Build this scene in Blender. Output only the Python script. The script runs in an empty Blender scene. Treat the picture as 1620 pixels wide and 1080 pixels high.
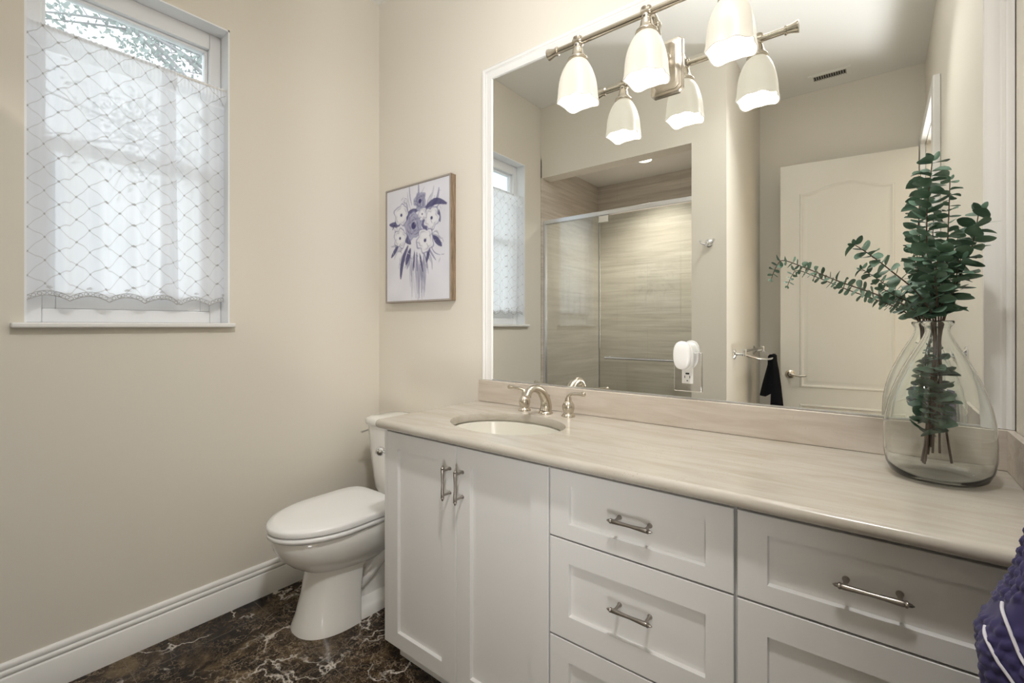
import bpy, bmesh, math, random
from mathutils import Vector
import numpy as np

C = bpy.context.scene.collection
scene = bpy.context.scene
PI = math.pi
R = math.radians

# ------------------------------------------------------------------ camera
CAM = Vector((2.2045, -1.5947, 1.2257)); YAW = 0.66648; FPX = 736.23; PYP = 515.29
cam_d = bpy.data.cameras.new('camera'); cam = bpy.data.objects.new('camera', cam_d); C.objects.link(cam)
cam.location = CAM; cam.rotation_euler = (PI/2, 0, YAW)
cam_d.sensor_width = 36; cam_d.lens = FPX/1620*36; cam_d.shift_y = (PYP-540)/1620
cam_d.clip_start = 0.02
scene.camera = cam
# ------------------------------------------------------------------ world and lights
w = bpy.data.worlds.new('sky'); scene.world = w; w.use_nodes = True
bg = w.node_tree.nodes['Background']; bg.inputs[0].default_value = (0.90, 0.95, 1.0, 1); bg.inputs[1].default_value = 1.2

def light(name, kind, loc, energy, color=(1, 1, 1), rot=(0, 0, 0), **kw):
    d = bpy.data.lights.new(name, kind); o = bpy.data.objects.new(name, d); C.objects.link(o)
    o.location = loc; o.rotation_euler = rot; d.energy = energy; d.color = color
    for k, v in kw.items(): setattr(d, k, v)
    return o
# unseen fill lamps added next door and at the ceiling, plus the shower downlight
hl_ = light('hall_fill', 'AREA', (3.05, -3.75, 1.65), 30, (1.0, 0.985, 0.965), shape='RECTANGLE', size=1.6, size_y=1.8)  # added fill shining in by the open door onto the cabinet fronts
hl_.rotation_euler = (Vector((1.85, -.5, .75))-hl_.location).to_track_quat('-Z', 'Y').to_euler()
light('shower_downlight_lamp', 'SPOT', (0.68, -2.14, 2.585), 42, (1.0, 0.93, 0.83), (0, 0, 0), spot_size=R(130), spot_blend=0.8, shadow_soft_size=0.05)
light('unseen_ceiling_fill', 'POINT', (1.75, -.70, 2.80), 4.5, (1.0, 0.985, 0.965), shadow_soft_size=.05)  # added out-of-view fill for the upper walls and ceiling
hb_ = light('hall_up_fill', 'AREA', (2.95, -3.15, .25), 29, (.97, 0.985, 1.0), shape='RECTANGLE', size=.8, size_y=.9, spread=R(95))  # added upward fill, brightens the bathroom ceiling through the doorway
hb_.rotation_euler = (Vector((1.15, -1.05, 3.03))-hb_.location).to_track_quat('-Z', 'Y').to_euler()
dl_ = light('aimed_ceiling_fill', 'AREA', (2.08, -1.34, 3.0), 7.2, (1.0, 0.985, 0.965), shape='DISK', size=.2, spread=R(112))  # added out-of-view fill aimed at the cabinets and left wall
dl_.rotation_euler = (Vector((1.15, -.5, .6))-dl_.location).to_track_quat('-Z', 'Y').to_euler()
scene.view_settings.view_transform = 'Standard'; scene.view_settings.look = 'None'
scene.view_settings.gamma = 1; scene.view_settings.use_curve_mapping = False
scene.view_settings.exposure = 0.86
scene.cycles.transparent_max_bounces = 24
scene.cycles.max_bounces = 14
scene.cycles.sample_clamp_indirect = 6

# ------------------------------------------------------------------ helpers
FW = Vector((-math.sin(YAW), math.cos(YAW), 0)); RT = Vector((math.cos(YAW), math.sin(YAW), 0))
def at(px, py, Y):
    d = FW + RT*((px-810)/FPX) + Vector((0, 0, 1))*((PYP-py)/FPX)
    return CAM + d*((Y-CAM.y)/d.y)

def tag(o, label=None, cat=None, group=None, kind=None):
    if label: o['label'] = label
    if cat: o['category'] = cat
    if group: o['group'] = group
    if kind: o['kind'] = kind
    return o
def thing(name, label, cat, loc, group=None, kind=None):
    o = bpy.data.objects.new(name, None); C.objects.link(o); o.location = loc
    o.empty_display_size = 0.05
    return tag(o, label, cat, group, kind)

class MB:
    def __init__(s): s.v = []; s.f = []; s.uv = None
    def add(s, vs, fs):
        b = len(s.v); s.v += [tuple(p) for p in vs]; s.f += [tuple(i+b for i in f) for f in fs]; return s
    def box(s, x0, x1, y0, y1, z0, z1):
        x0, x1 = sorted((x0, x1)); y0, y1 = sorted((y0, y1)); z0, z1 = sorted((z0, z1))
        return s.add([(x0,y0,z0),(x1,y0,z0),(x1,y1,z0),(x0,y1,z0),(x0,y0,z1),(x1,y0,z1),(x1,y1,z1),(x0,y1,z1)],
                     [(0,3,2,1),(4,5,6,7),(0,1,5,4),(1,2,6,5),(2,3,7,6),(3,0,4,7)])
    def loft(s, rings, cap0=True, cap1=True, closed=True):
        n = len(rings[0]); vs = [p for r in rings for p in r]; fs = []
        for k in range(len(rings)-1):
            for i in range(n if closed else n-1):
                j = (i+1) % n; fs.append((k*n+i, k*n+j, (k+1)*n+j, (k+1)*n+i))
        if cap0: fs.append(tuple(range(n-1, -1, -1)))
        if cap1: fs.append(tuple((len(rings)-1)*n+i for i in range(n)))
        return s.add(vs, fs)
    def lathe(s, prof, c, ax=(0, 0, 1), seg=24, sx=1, sy=1, cap0=True, cap1=True):
        a = Vector(ax).normalized(); u = a.orthogonal().normalized()
        if abs(a.z) > .99: u = Vector((1, 0, 0))
        v = a.cross(u); c = Vector(c)
        return s.loft([[c + a*h + u*(r*sx*math.cos(2*PI*i/seg)) + v*(r*sy*math.sin(2*PI*i/seg)) for i in range(seg)] for r, h in prof], cap0, cap1)
    def tube(s, path, r, seg=12, flat=1.0):
        P = [Vector(p) for p in path]; n = len(P); rings = []; up = None
        for k in range(n):
            t = (P[min(k+1, n-1)] - P[max(k-1, 0)]).normalized()
            if up is None: up = t.orthogonal().normalized()
            up = (up - t*up.dot(t)).normalized(); b = t.cross(up)
            rr = r[k] if hasattr(r, '__len__') else r
            rings.append([P[k] + up*(rr*math.cos(2*PI*i/seg)) + b*(rr*flat*math.sin(2*PI*i/seg)) for i in range(seg)])
        return s.loft(rings)
    def build(s, name, mat, parent=None, sharp=38, bevel=0, bseg=2, smooth=True, sub=0, fixn=True):
        off = Vector((0, 0, 0))
        p = parent
        while p is not None: off += p.location; p = p.parent
        me = bpy.data.meshes.new(name)
        if parent is None and s.v:                       # the origin of a thing that is one mesh lies at its base
            a = np.array([tuple(q) for q in s.v]); off = Vector(((a[:,0].min()+a[:,0].max())/2, (a[:,1].min()+a[:,1].max())/2, a[:,2].min()))
        me.from_pydata([tuple(Vector(q)-off) for q in s.v], [], s.f); me.validate()
        bm = bmesh.new(); bm.from_mesh(me)
        if fixn: bmesh.ops.recalc_face_normals(bm, faces=bm.faces)
        for f in bm.faces: f.smooth = smooth
        for e in bm.edges:
            if len(e.link_faces) == 2 and e.calc_face_angle(0) > R(sharp): e.smooth = False
        bm.to_mesh(me); bm.free()
        if s.uv is not None:
            L = me.uv_layers.new(name='UVMap')
            for lp in me.loops: L.data[lp.index].uv = s.uv[lp.vertex_index]
        o = bpy.data.objects.new(name, me); C.objects.link(o)
        if mat: me.materials.append(mat)
        if parent: o.parent = parent
        else: o.location = off
        if bevel:
            m = o.modifiers.new('bevel', 'BEVEL'); m.width = bevel; m.segments = bseg; m.limit_method = 'ANGLE'; m.angle_limit = R(40)
            m.harden_normals = True
        if sub:
            m = o.modifiers.new('sub', 'SUBSURF'); m.levels = sub; m.render_levels = sub
        return o
def struct(o): o['kind'] = 'structure'; return o
def smoothpath(pts, n=8):
    P = [Vector(p) for p in pts]; out = []
    for i in range(len(P)-1):
        p0 = P[max(i-1, 0)]; p1 = P[i]; p2 = P[i+1]; p3 = P[min(i+2, len(P)-1)]
        for k in range(n):
            t = k/n
            out.append(0.5*((2*p1)+(p2-p0)*t+(2*p0-5*p1+4*p2-p3)*t*t+(3*p1-p0-3*p2+p3)*t**3))
    out.append(P[-1]); return out

# ------------------------------------------------------------------ materials
def mat(name, col, rough=0.5, metal=0.0, spec=0.5, **kw):
    m = bpy.data.materials.new(name); m.use_nodes = True
    b = m.node_tree.nodes['Principled BSDF']
    b.inputs['Base Color'].default_value = (*col, 1); b.inputs['Roughness'].default_value = rough
    b.inputs['Metallic'].default_value = metal; b.inputs['Specular IOR Level'].default_value = spec
    for k, v in kw.items(): b.inputs[k].default_value = v
    return m
def nt(m): return m.node_tree, m.node_tree.nodes, m.node_tree.links
def node(m, t, **kw):
    n = m.node_tree.nodes.new(t)
    for k, v in kw.items():
        if isinstance(k, str) and hasattr(n, k): setattr(n, k, v)
    return n
def L(m, a, b): m.node_tree.links.new(a, b)
def coords(m, scale=(1, 1, 1), kind='Object', rot=(0, 0, 0)):
    tc = node(m, 'ShaderNodeTexCoord'); mp = node(m, 'ShaderNodeMapping')
    mp.inputs['Scale'].default_value = scale; mp.inputs['Rotation'].default_value = rot
    L(m, tc.outputs[kind], mp.inputs[0]); return mp.outputs[0]
def noise(m, vec, scale, detail=4, rough=.5, dist=0):
    n = node(m, 'ShaderNodeTexNoise'); n.inputs['Scale'].default_value = scale; n.inputs['Detail'].default_value = detail
    n.inputs['Roughness'].default_value = rough; n.inputs['Distortion'].default_value = dist; L(m, vec, n.inputs['Vector']); return n
def ramp(m, fac, stops):
    r = node(m, 'ShaderNodeValToRGB'); e = r.color_ramp.elements
    while len(e) < len(stops): e.new(.5)
    for i, (p, c) in enumerate(stops):
        e[i].position = p; e[i].color = (*c, 1) if len(c) == 3 else c
    L(m, fac, r.inputs[0]); return r.outputs[0]
def mix(m, fac, a, b, blend='MIX'):
    n = node(m, 'ShaderNodeMix'); n.data_type = 'RGBA'; n.blend_type = blend
    for s, x in ((n.inputs[0], fac), (n.inputs[6], a), (n.inputs[7], b)):
        if isinstance(x, (int, float)): s.default_value = x
        elif isinstance(x, tuple): s.default_value = (*x, 1)
        else: L(m, x, s)
    return n.outputs[2]
def math_(m, op, a, b=None, c=None):
    n = node(m, 'ShaderNodeMath'); n.operation = op
    for s, x in zip(n.inputs, (a, b, c)):
        if x is None: continue
        if isinstance(x, (int, float)): s.default_value = x
        else: L(m, x, s)
    return n.outputs[0]
def bump(m, h, strength=.2, dist=.002):
    b = node(m, 'ShaderNodeBump'); b.inputs['Strength'].default_value = strength; b.inputs['Distance'].default_value = dist
    L(m, h, b.inputs['Height']); L(m, b.outputs[0], m.node_tree.nodes['Principled BSDF'].inputs['Normal'])
def base(m): return m.node_tree.nodes['Principled BSDF'].inputs['Base Color']

def paint(name, col, rough=.75):
    m = mat(name, col, rough, spec=.25); v = coords(m)
    n = noise(m, v, 160, 3); bump(m, n.outputs[0], .12, .0006); return m
M_wall = paint('cream_paint', (.765, .72, .635))
M_ceil = paint('ceiling_paint', (.88, .87, .84), .85)
M_white = mat('white_trim', (.83, .82, .80), .38)
M_reveal = mat('white_reveal', (.90, .915, .94), .5)
M_vinyl = mat('white_vinyl', (.85, .86, .88), .35)
M_cab = mat('cabinet_white', (.70, .688, .672), .42)
v = coords(M_cab); bump(M_cab, noise(M_cab, v, 90, 3).outputs[0], .05, .0005)
M_dark = mat('dark_gap', (.03, .028, .026), .8)
M_porc = mat('porcelain', (.84, .825, .79), .12, **{'Coat Weight': .4, 'Coat Roughness': .05})
M_basin = mat('basin_porcelain', (.70, .675, .60), .1)
M_seat = mat('seat_plastic', (.86, .855, .845), .25)
M_nickel = mat('brushed_nickel', (.62, .57, .49), .24, 1.0)
M_pewter = mat('pewter', (.36, .33, .30), .34, 1.0)
M_chrome = mat('chrome', (.80, .81, .83), .12, 1.0)
M_alu = mat('shower_chrome', (.78, .80, .84), .28, 1.0)
M_mirror = mat('mirror_silver', (.93, .945, .93), 0.0, 1.0)
M_plate = mat('mirrored_plate', (.88, .88, .88), .04, 1.0)
M_plastic = mat('white_plastic', (.86, .85, .83), .35)
M_slot = mat('slot_black', (.02, .02, .02), .6)
M_door = mat('door_paint', (.76, .73, .66), .45)
M_hall = mat('hall_paint', (.80, .70, .54), .8)
M_carpet = mat('hall_carpet', (.50, .44, .36), .95)

# stone floor: dark emperador tiles
M_floor = mat('dark_marble', (.05, .035, .025), .2, spec=.25)
v = coords(M_floor)
n1 = noise(M_floor, v, 5.5, 6, .62, 1.2)
basec = ramp(M_floor, n1.outputs[0], [(.38, (.008, .006, .005)), (.49, (.022, .014, .009)), (.58, (.060, .039, .021)), (.70, (.15, .105, .055))])
def veins(m, scale, lo, hi, warp, seed):
    nz = noise(m, v, 3.2+seed, 5, .6); 
    mv = node(m, 'ShaderNodeMix'); mv.data_type = 'VECTOR'; mv.inputs[0].default_value = warp
    L(m, v, mv.inputs[4]); L(m, nz.outputs[1], mv.inputs[5])
    vo = node(m, 'ShaderNodeTexVoronoi'); vo.feature = 'DISTANCE_TO_EDGE'; vo.inputs['Scale'].default_value = scale
    L(m, mv.outputs[1], vo.inputs['Vector'])
    return ramp(m, vo.outputs['Distance'], [(0, (1, 1, 1)), (lo, (.55, .55, .55)), (hi, (0, 0, 0))])
va = veins(M_floor, 7, .012, .032, .34, 0); vb = veins(M_floor, 15, .014, .045, .36, 2.3); vc = veins(M_floor, 27, .018, .07, .30, 6.1)
def msk(sc, lo, hi): return ramp(M_floor, noise(M_floor, v, sc, 4).outputs[0], [(lo, (0, 0, 0)), (hi, (1, 1, 1))])
c0 = mix(M_floor, math_(M_floor, 'MULTIPLY', vc, math_(M_floor, 'MULTIPLY', msk(6.0, .34, .50), .62)), basec, (.30, .22, .14))
c1 = mix(M_floor, math_(M_floor, 'MULTIPLY', vb, math_(M_floor, 'MULTIPLY', msk(5.0, .42, .56), .85)), c0, (.36, .28, .20))
c2 = mix(M_floor, math_(M_floor, 'MULTIPLY', va, msk(7.0, .46, .56)), c1, (.66, .60, .53))
br = node(M_floor, 'ShaderNodeTexBrick'); br.offset = 0; br.inputs['Scale'].default_value = 1
tcw = coords(M_floor); mpv = node(M_floor, 'ShaderNodeMapping'); mpv.inputs['Location'].default_value = (.157, .217, 0); L(M_floor, tcw, mpv.inputs[0])
L(M_floor, mpv.outputs[0], br.inputs['Vector'])
br.inputs['Mortar Size'].default_value = .0016; br.inputs['Brick Width'].default_value = .457; br.inputs['Row Height'].default_value = .457; br.inputs['Mortar Smooth'].default_value = .1
c3 = mix(M_floor, math_(M_floor, 'MULTIPLY', br.outputs['Fac'], .6), c2, (.16, .13, .10))
L(M_floor, c3, base(M_floor))

# travertine / cream marble worktop
def travertine(name, a, b, c, pits=.5):
    m = mat(name, a, .22); v1 = coords(m, (1.2, 7, 9)); v2 = coords(m, (1, 1, 1))
    n1 = noise(m, v1, 3.2, 7, .62, .7); n2 = noise(m, v2, 2.0, 3); n3 = noise(m, v2, 230, 2, .6)
    col = ramp(m, n1.outputs[0], [(.30, b), (.47, a), (.60, c), (.72, a)])
    col = mix(m, math_(m, 'MULTIPLY', n2.outputs[0], .35), col, c)
    pm = ramp(m, n3.outputs[0], [(.64, (0, 0, 0)), (.72, (1, 1, 1))])
    pmask = ramp(m, noise(m, v2, 9, 3).outputs[0], [(.52, (0, 0, 0)), (.68, (1, 1, 1))])
    col = mix(m, math_(m, 'MULTIPLY', math_(m, 'MULTIPLY', pm, pmask), pits), col, (.22, .17, .12))
    L(m, col, base(m)); return m
M_counter = travertine('cream_marble', (.455, .415, .352), (.395, .345, .275), (.50, .462, .405), .6)
M_splash = travertine('travertine', (.58, .515, .44), (.50, .425, .35), (.64, .575, .505), .8)

# shower tile
M_tile = mat('vein_cut_tile', (.6, .54, .46), .35)
v = coords(M_tile, (1.0, 1.0, 22)); n1 = noise(M_tile, v, 1.6, 8, .68, .4)
v2 = coords(M_tile, (1, 1, 7)); n2 = noise(M_tile, v2, 1.1, 3)
tc = ramp(M_tile, n1.outputs[0], [(.28, (.46, .41, .35)), (.44, (.60, .545, .475)), (.56, (.69, .635, .56)), (.72, (.75, .70, .63))])
tc = mix(M_tile, ramp(M_tile, n2.outputs[0], [(.4, (0, 0, 0)), (.65, (.45, .45, .45))]), tc, (.44, .385, .32))
g = node(M_tile, 'ShaderNodeTexBrick'); g.offset = .5; g.inputs['Scale'].default_value = 1; g.inputs['Brick Width'].default_value = .61; g.inputs['Row Height'].default_value = .305
g.inputs['Mortar Size'].default_value = .0015
cxy = node(M_tile, 'ShaderNodeTexCoord'); sp = node(M_tile, 'ShaderNodeSeparateXYZ'); L(M_tile, cxy.outputs['Object'], sp.inputs[0])
cb = node(M_tile, 'ShaderNodeCombineXYZ'); L(M_tile, math_(M_tile, 'ADD', sp.outputs[0], sp.outputs[1]), cb.inputs[0]); L(M_tile, sp.outputs[2], cb.inputs[1])
L(M_tile, cb.outputs[0], g.inputs['Vector'])
tc = mix(M_tile, math_(M_tile, 'MULTIPLY', g.outputs['Fac'], .5), tc, (.42, .38, .32)); L(M_tile, tc, base(M_tile))

def thin_glass(name, tint, refl=1.0):
    m = bpy.data.materials.new(name); m.use_nodes = True; t = m.node_tree; t.nodes.remove(t.nodes['Principled BSDF'])
    tr = node(m, 'ShaderNodeBsdfTransparent'); tr.inputs[0].default_value = (*tint, 1)
    gl = node(m, 'ShaderNodeBsdfGlossy'); gl.inputs['Roughness'].default_value = 0.0
    fr = node(m, 'ShaderNodeFresnel'); fr.inputs[0].default_value = 1.5
    mx = node(m, 'ShaderNodeMixShader'); L(m, math_(m, 'MULTIPLY', fr.outputs[0], refl), mx.inputs[0]); L(m, tr.outputs[0], mx.inputs[1]); L(m, gl.outputs[0], mx.inputs[2])
    L(m, mx.outputs[0], t.nodes['Material Output'].inputs[0]); return m
M_pane = thin_glass('window_glass', (.96, .98, .98), .5)
M_shower = thin_glass('shower_glass', (.95, .975, .965), 4.2); M_shower_door = thin_glass('shower_door_glass', (.95, .975, .965), 1.3)  # one glass; panel's reflection boosted for the bright window, door's kept low
M_vase = mat('pale_green_glass', (.972, .994, .984), 0.0, **{'Transmission Weight': 1.0, 'IOR': 1.42})

def glow(name, col, e, ecol):
    m = mat(name, col, .4); b = m.node_tree.nodes['Principled BSDF']
    b.inputs['Emission Color'].default_value = (*ecol, 1); b.inputs['Emission Strength'].default_value = e; return m
M_shade = glow('frosted_shade', (.40, .38, .33), .25, (1.0, .91, .74))
M_bulb = glow('bulb_glow', (.9, .9, .9), 5.0, (1.0, .93, .80))
M_lens = glow('downlight_lens', (.9, .9, .9), 3.0, (1.0, .93, .82))

# fabrics
def sheer(name):
    m = bpy.data.materials.new(name); m.use_nodes = True; t = m.node_tree; t.nodes.remove(t.nodes['Principled BSDF'])
    tc = node(m, 'ShaderNodeTexCoord'); s = node(m, 'ShaderNodeSeparateXYZ'); L(m, tc.outputs['UV'], s.inputs[0])
    a = math_(m, 'DIVIDE', s.outputs[0], .080); b = math_(m, 'DIVIDE', s.outputs[1], .081)
    def tri(x):                                   # distance to the next whole number
        return math_(m, 'ABSOLUTE', math_(m, 'SUBTRACT', math_(m, 'FRACT', math_(m, 'ADD', x, .5)), .5))
    p = tri(math_(m, 'ADD', a, b)); q = tri(math_(m, 'SUBTRACT', a, b))
    d = math_(m, 'MINIMUM', p, q); k = math_(m, 'MAXIMUM', p, q)
    line = math_(m, 'MULTIPLY', math_(m, 'LESS_THAN', d, .024), .55)
    knot = math_(m, 'LESS_THAN', k, .06)
    deco = math_(m, 'MAXIMUM', line, knot)
    hem = math_(m, 'GREATER_THAN', s.outputs[1], .855)          # the doubled heading with the rod in it
    weave = noise(m, tc.outputs['UV'], 900, 1)
    tr = node(m, 'ShaderNodeBsdfTransparent'); tl = node(m, 'ShaderNodeBsdfTranslucent'); df = node(m, 'ShaderNodeBsdfDiffuse')
    col = mix(m, deco, (.93, .94, .97), (.50, .48, .46))
    L(m, col, tl.inputs[0]); L(m, col, df.inputs[0])
    m1 = node(m, 'ShaderNodeMixShader'); m1.inputs[0].default_value = .52; L(m, tl.outputs[0], m1.inputs[1]); L(m, df.outputs[0], m1.inputs[2])
    st = node(m, 'ShaderNodeMapping'); st.inputs['Scale'].default_value = (11, .35, 1); L(m, tc.outputs['UV'], st.inputs[0])
    bun = noise(m, st.outputs[0], 1.0, 2)
    op = math_(m, 'ADD', math_(m, 'ADD', math_(m, 'ADD', .64, math_(m, 'MULTIPLY', bun.outputs[0], .42)), math_(m, 'MULTIPLY', hem, .13)), math_(m, 'MULTIPLY', deco, .3))
    op = math_(m, 'MINIMUM', math_(m, 'ADD', op, math_(m, 'MULTIPLY', weave.outputs[0], .08)), .97)
    m2 = node(m, 'ShaderNodeMixShader'); L(m, op, m2.inputs[0]); L(m, tr.outputs[0], m2.inputs[1]); L(m, m1.outputs[0], m2.inputs[2])
    L(m, m2.outputs[0], t.nodes['Material Output'].inputs[0]); return m
M_sheer = sheer('sheer_voile')
M_lace = mat('lace_thread', (.50, .49, .48), .9)
M_navy = mat('navy_terry', (.045, .038, .110), .95, spec=.1, **{'Sheen Weight': .15})
M_navyb = mat('navy_band', (.080, .072, .175), .9, spec=.1)
M_stripe = mat('white_stripe', (.62, .61, .66), .95)
M_black = mat('black_cloth', (.008, .008, .010), .95, spec=.1)
M_leaf = mat('eucalyptus_leaf', (.06, .135, .075), .55)
v = coords(M_leaf); L(M_leaf, ramp(M_leaf, noise(M_leaf, v, 22, 2).outputs[0], [(.3, (.055, .115, .075)), (.5, (.105, .190, .130)), (.72, (.21, .31, .235))]), base(M_leaf))
M_stem = mat('eucalyptus_stem', (.10, .065, .045), .7)
M_wood = mat('barn_wood', (.25, .18, .12), .7)
v = coords(M_wood, (30, 30, 3)); L(M_wood, ramp(M_wood, noise(M_wood, v, 4, 5, .6).outputs[0], [(.3, (.12, .08, .05)), (.6, (.30, .215, .14)), (.8, (.42, .34, .26))]), base(M_wood))
M_woodg = mat('grey_frame_face', (.36, .33, .30), .7)
M_tree = mat('tree_leaves', (.36, .40, .38), .8); M_bark = mat('tree_bark', (.36, .35, .35), .9)  # leaf and bark paled in colour to stand in for outdoor glare
M_ground = mat('pale_ground', (.42, .44, .40), .95)

# ------------------------------------------------------------------ dimensions
H = 3.028; W = 2.458; YB = -1.602; YB2 = -2.667; XA = 1.443; XS = 1.224; ZSH = 2.449
WY0, WY1, WZ0, WZ1 = -1.384, -.767, 1.237, 2.501
YD0, YD1, ZD = -1.735, -2.600, 2.455       # doorway in the right wall

# ------------------------------------------------------------------ room shell
struct(MB().box(-.02, W+.02, -2.75, .0, -.05, 0).build('floor', M_floor, smooth=False))
struct(MB().box(-.15, W+.14, -2.80, .12, H, H+.1).build('ceiling', M_ceil, smooth=False))
b = MB(); T = -.15
b.box(T, 0, -2.70, WY0, 0, H); b.box(T, 0, WY1, .0, 0, H); b.box(T, 0, WY0, WY1, 0, WZ0-.018); b.box(T, 0, WY0, WY1, WZ1, H)
struct(b.build('wall_left', M_wall, smooth=False))
struct(MB().box(-.15, W+.14, 0, .12, 0, H).build('wall_vanity', M_wall, smooth=False))
b = MB(); b.box(0, XS, YB, YB-.13, ZSH, H); b.box(XS, XA, YB, YB-.13, 0, H); b.box(1.34, XA, YB-.13, YB2, 0, H)
struct(b.build('wall_shower', M_wall, smooth=False))
struct(MB().box(-.15, W+.14, YB2, YB2-.12, 0, H).build('wall_back', M_wall, smooth=False))
b = MB(); b.box(W, W+.12, 0, YD0, 0, H); b.box(W, W+.12, YD1, YB2, 0, H); b.box(W, W+.12, YD0, YD1, ZD, H)
struct(b.build('wall_right', M_wall, smooth=False))
# door casing and jamb
b = MB(); t = .032
b.box(W-t, W, YD0+.092, YD0, 0, ZD+.066); b.box(W-t, W, YD1, YD1-.062, 0, ZD+.066); b.box(W-t, W, YD0, YD1, ZD, ZD+.066)
struct(b.build('trim_1', M_white, smooth=False, bevel=.006))
b = MB(); b.box(W, W+.12, YD0, YD0-.012, 0, ZD); b.box(W, W+.12, YD1, YD1+.004, 0, ZD); b.box(W, W+.12, YD0, YD1, ZD-.006, ZD)
struct(b.build('trim_2', M_door, smooth=False))
# shower lining
b = MB(); b.box(0.0005, .010, YB, -2.592, 0, 2.607); b.box(0, 1.34, -2.592, -2.66, 0, 2.607); b.box(1.33, 1.3395, YB-.13, -2.592, 0, 2.607); b.box(XS, 1.33, YB-.1305, YB-.14, 0, 2.607)
struct(b.build('wall_tile', M_tile, smooth=False))
struct(MB().box(.01, 1.33, YB-.131, -2.592, 2.607, 2.65).build('ceiling_shower', M_ceil, smooth=False))
struct(MB().box(.01, XS, YB-.005, YB-.115, 0, .10).build('trim_3', M_tile, smooth=False, bevel=.004))
# baseboards
def basepr(t=.017):
    return [(0, 0), (t, 0), (t, .098), (t-.003, .1015), (t-.006, .1035), (t-.003, .107), (t-.001, .114), (t-.0035, .121), (t-.008, .1235), (t-.006, .1275), (t-.005, .133), (t-.008, .141), (t-.013, .146), (0, .146)]
def baseboard(name, p0, p1, nrm):
    p0 = Vector(p0); p1 = Vector(p1); n = Vector(nrm)
    struct(MB().loft([[p + n*o + Vector((0, 0, z)) for o, z in basepr()] for p in (p0, p1)]).build(name, M_white, sharp=60))
baseboard('baseboard_left', (0, -.017, 0), (0, YB, 0), (1, 0, 0))
baseboard('baseboard_vanity', (0, 0, 0), (.76, 0, 0), (0, -1, 0))
baseboard('baseboard_shower', (XS+.002, YB, 0), (XA, YB, 0), (0, 1, 0))
baseboard('baseboard_alcove', (XA, YB, 0), (XA, YB2, 0), (1, 0, 0))
baseboard('baseboard_back', (XA+.017, YB2, 0), (W, YB2, 0), (0, 1, 0))
baseboard('baseboard_right', (W, -.54, 0), (W, YD0+.095, 0), (-1, 0, 0))
# the room beyond the doorway
b = MB(); b.box(5.0, 5.1, -4.3, 0, 0, 2.9); b.box(W+.12, 5.0, -4.4, -4.3, 0, 2.9); b.box(W+.12, 5.0, 0, .1, 0, 2.9); b.box(W, W+.12, YB2-.12, -4.3, 0, 2.9)
struct(b.build('wall_hall', M_hall, smooth=False))
struct(MB().box(W+.02, 5.1, -4.4, .1, -.05, -.001).build('floor_hall', M_carpet, smooth=False))
struct(MB().box(W+.12, 5.1, -4.4, .1, 2.9, 2.95).build('ceiling_hall', M_ceil, smooth=False))
struct(MB().box(-14, -.4, -9, 7, -.35, -.3).build('ground', M_ground, smooth=False))

# ------------------------------------------------------------------ window
win = thing('window_1', None, None, (-.08, -1.075, WZ0)); win['kind'] = 'structure'
b = MB(); e = .006                                                   # white lining of the reveal
b.box(-.149, -.0005, WY1-e, WY1, WZ0, WZ1); b.box(-.149, -.0005, WY0, WY0+e, WZ0, WZ1); b.box(-.149, -.0005, WY0, WY1, WZ1-e, WZ1)
b.build('window_frame', M_reveal, win, smooth=False)
b = MB(); x0, x1 = -.145, -.078
b.box(x0, x1, WY1-.006, WY1-.050, WZ0, WZ1-.006); b.box(x0, x1, WY0+.006, WY0+.050, WZ0, WZ1-.006)
b.box(x0, x1, WY0+.05, WY1-.05, WZ1-.074, WZ1-.006); b.box(x0, x1, WY0+.05, WY1-.05, WZ0, WZ0+.05)
b.build('outer_frame', M_vinyl, win, smooth=False, bevel=.004)
b = MB(); x0, x1 = -.135, -.100; ya, yb_ = WY0+.05, WY1-.05
b.box(x0, x1, ya, ya+.012, 1.87, 2.427); b.box(x0, x1, yb_-.012, yb_, 1.87, 2.427); b.box(x0, x1, ya+.012, yb_-.012, 2.415, 2.427); b.box(x0, x1, ya, yb_, 1.86, 1.892)
b.build('sash', M_vinyl, win, smooth=False, bevel=.003)
b = MB(); x0, x1 = -.118, -.084
b.box(x0, x1, ya, ya+.035, 1.287, 1.895); b.box(x0, x1, yb_-.035, yb_, 1.287, 1.895); b.box(x0, x1, ya+.035, yb_-.035, 1.287, 1.345); b.box(x0, x1, ya+.035, yb_-.035, 1.852, 1.895)
b.build('sash', M_vinyl, win, smooth=False, bevel=.003)
b = MB(); b.box(-.121, -.118, ya+.010, yb_-.010, 1.89, 2.417); b.box(-.104, -.101, ya+.033, yb_-.033, 1.343, 1.854); b.build('pane', M_pane, win, smooth=False)
b = MB(); b.box(-.09, .03, -1.4164, -.7522, WZ0-.018, WZ0); b.build('window_sill', M_white, win, smooth=False, bevel=.006, bseg=3)
b = MB(); b.box(-.0995, -.098, -.865, -.838, 2.10, 2.128); b.build('sticker', mat('grey_sticker', (.25, .26, .28), .6), win, smooth=False)

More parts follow.
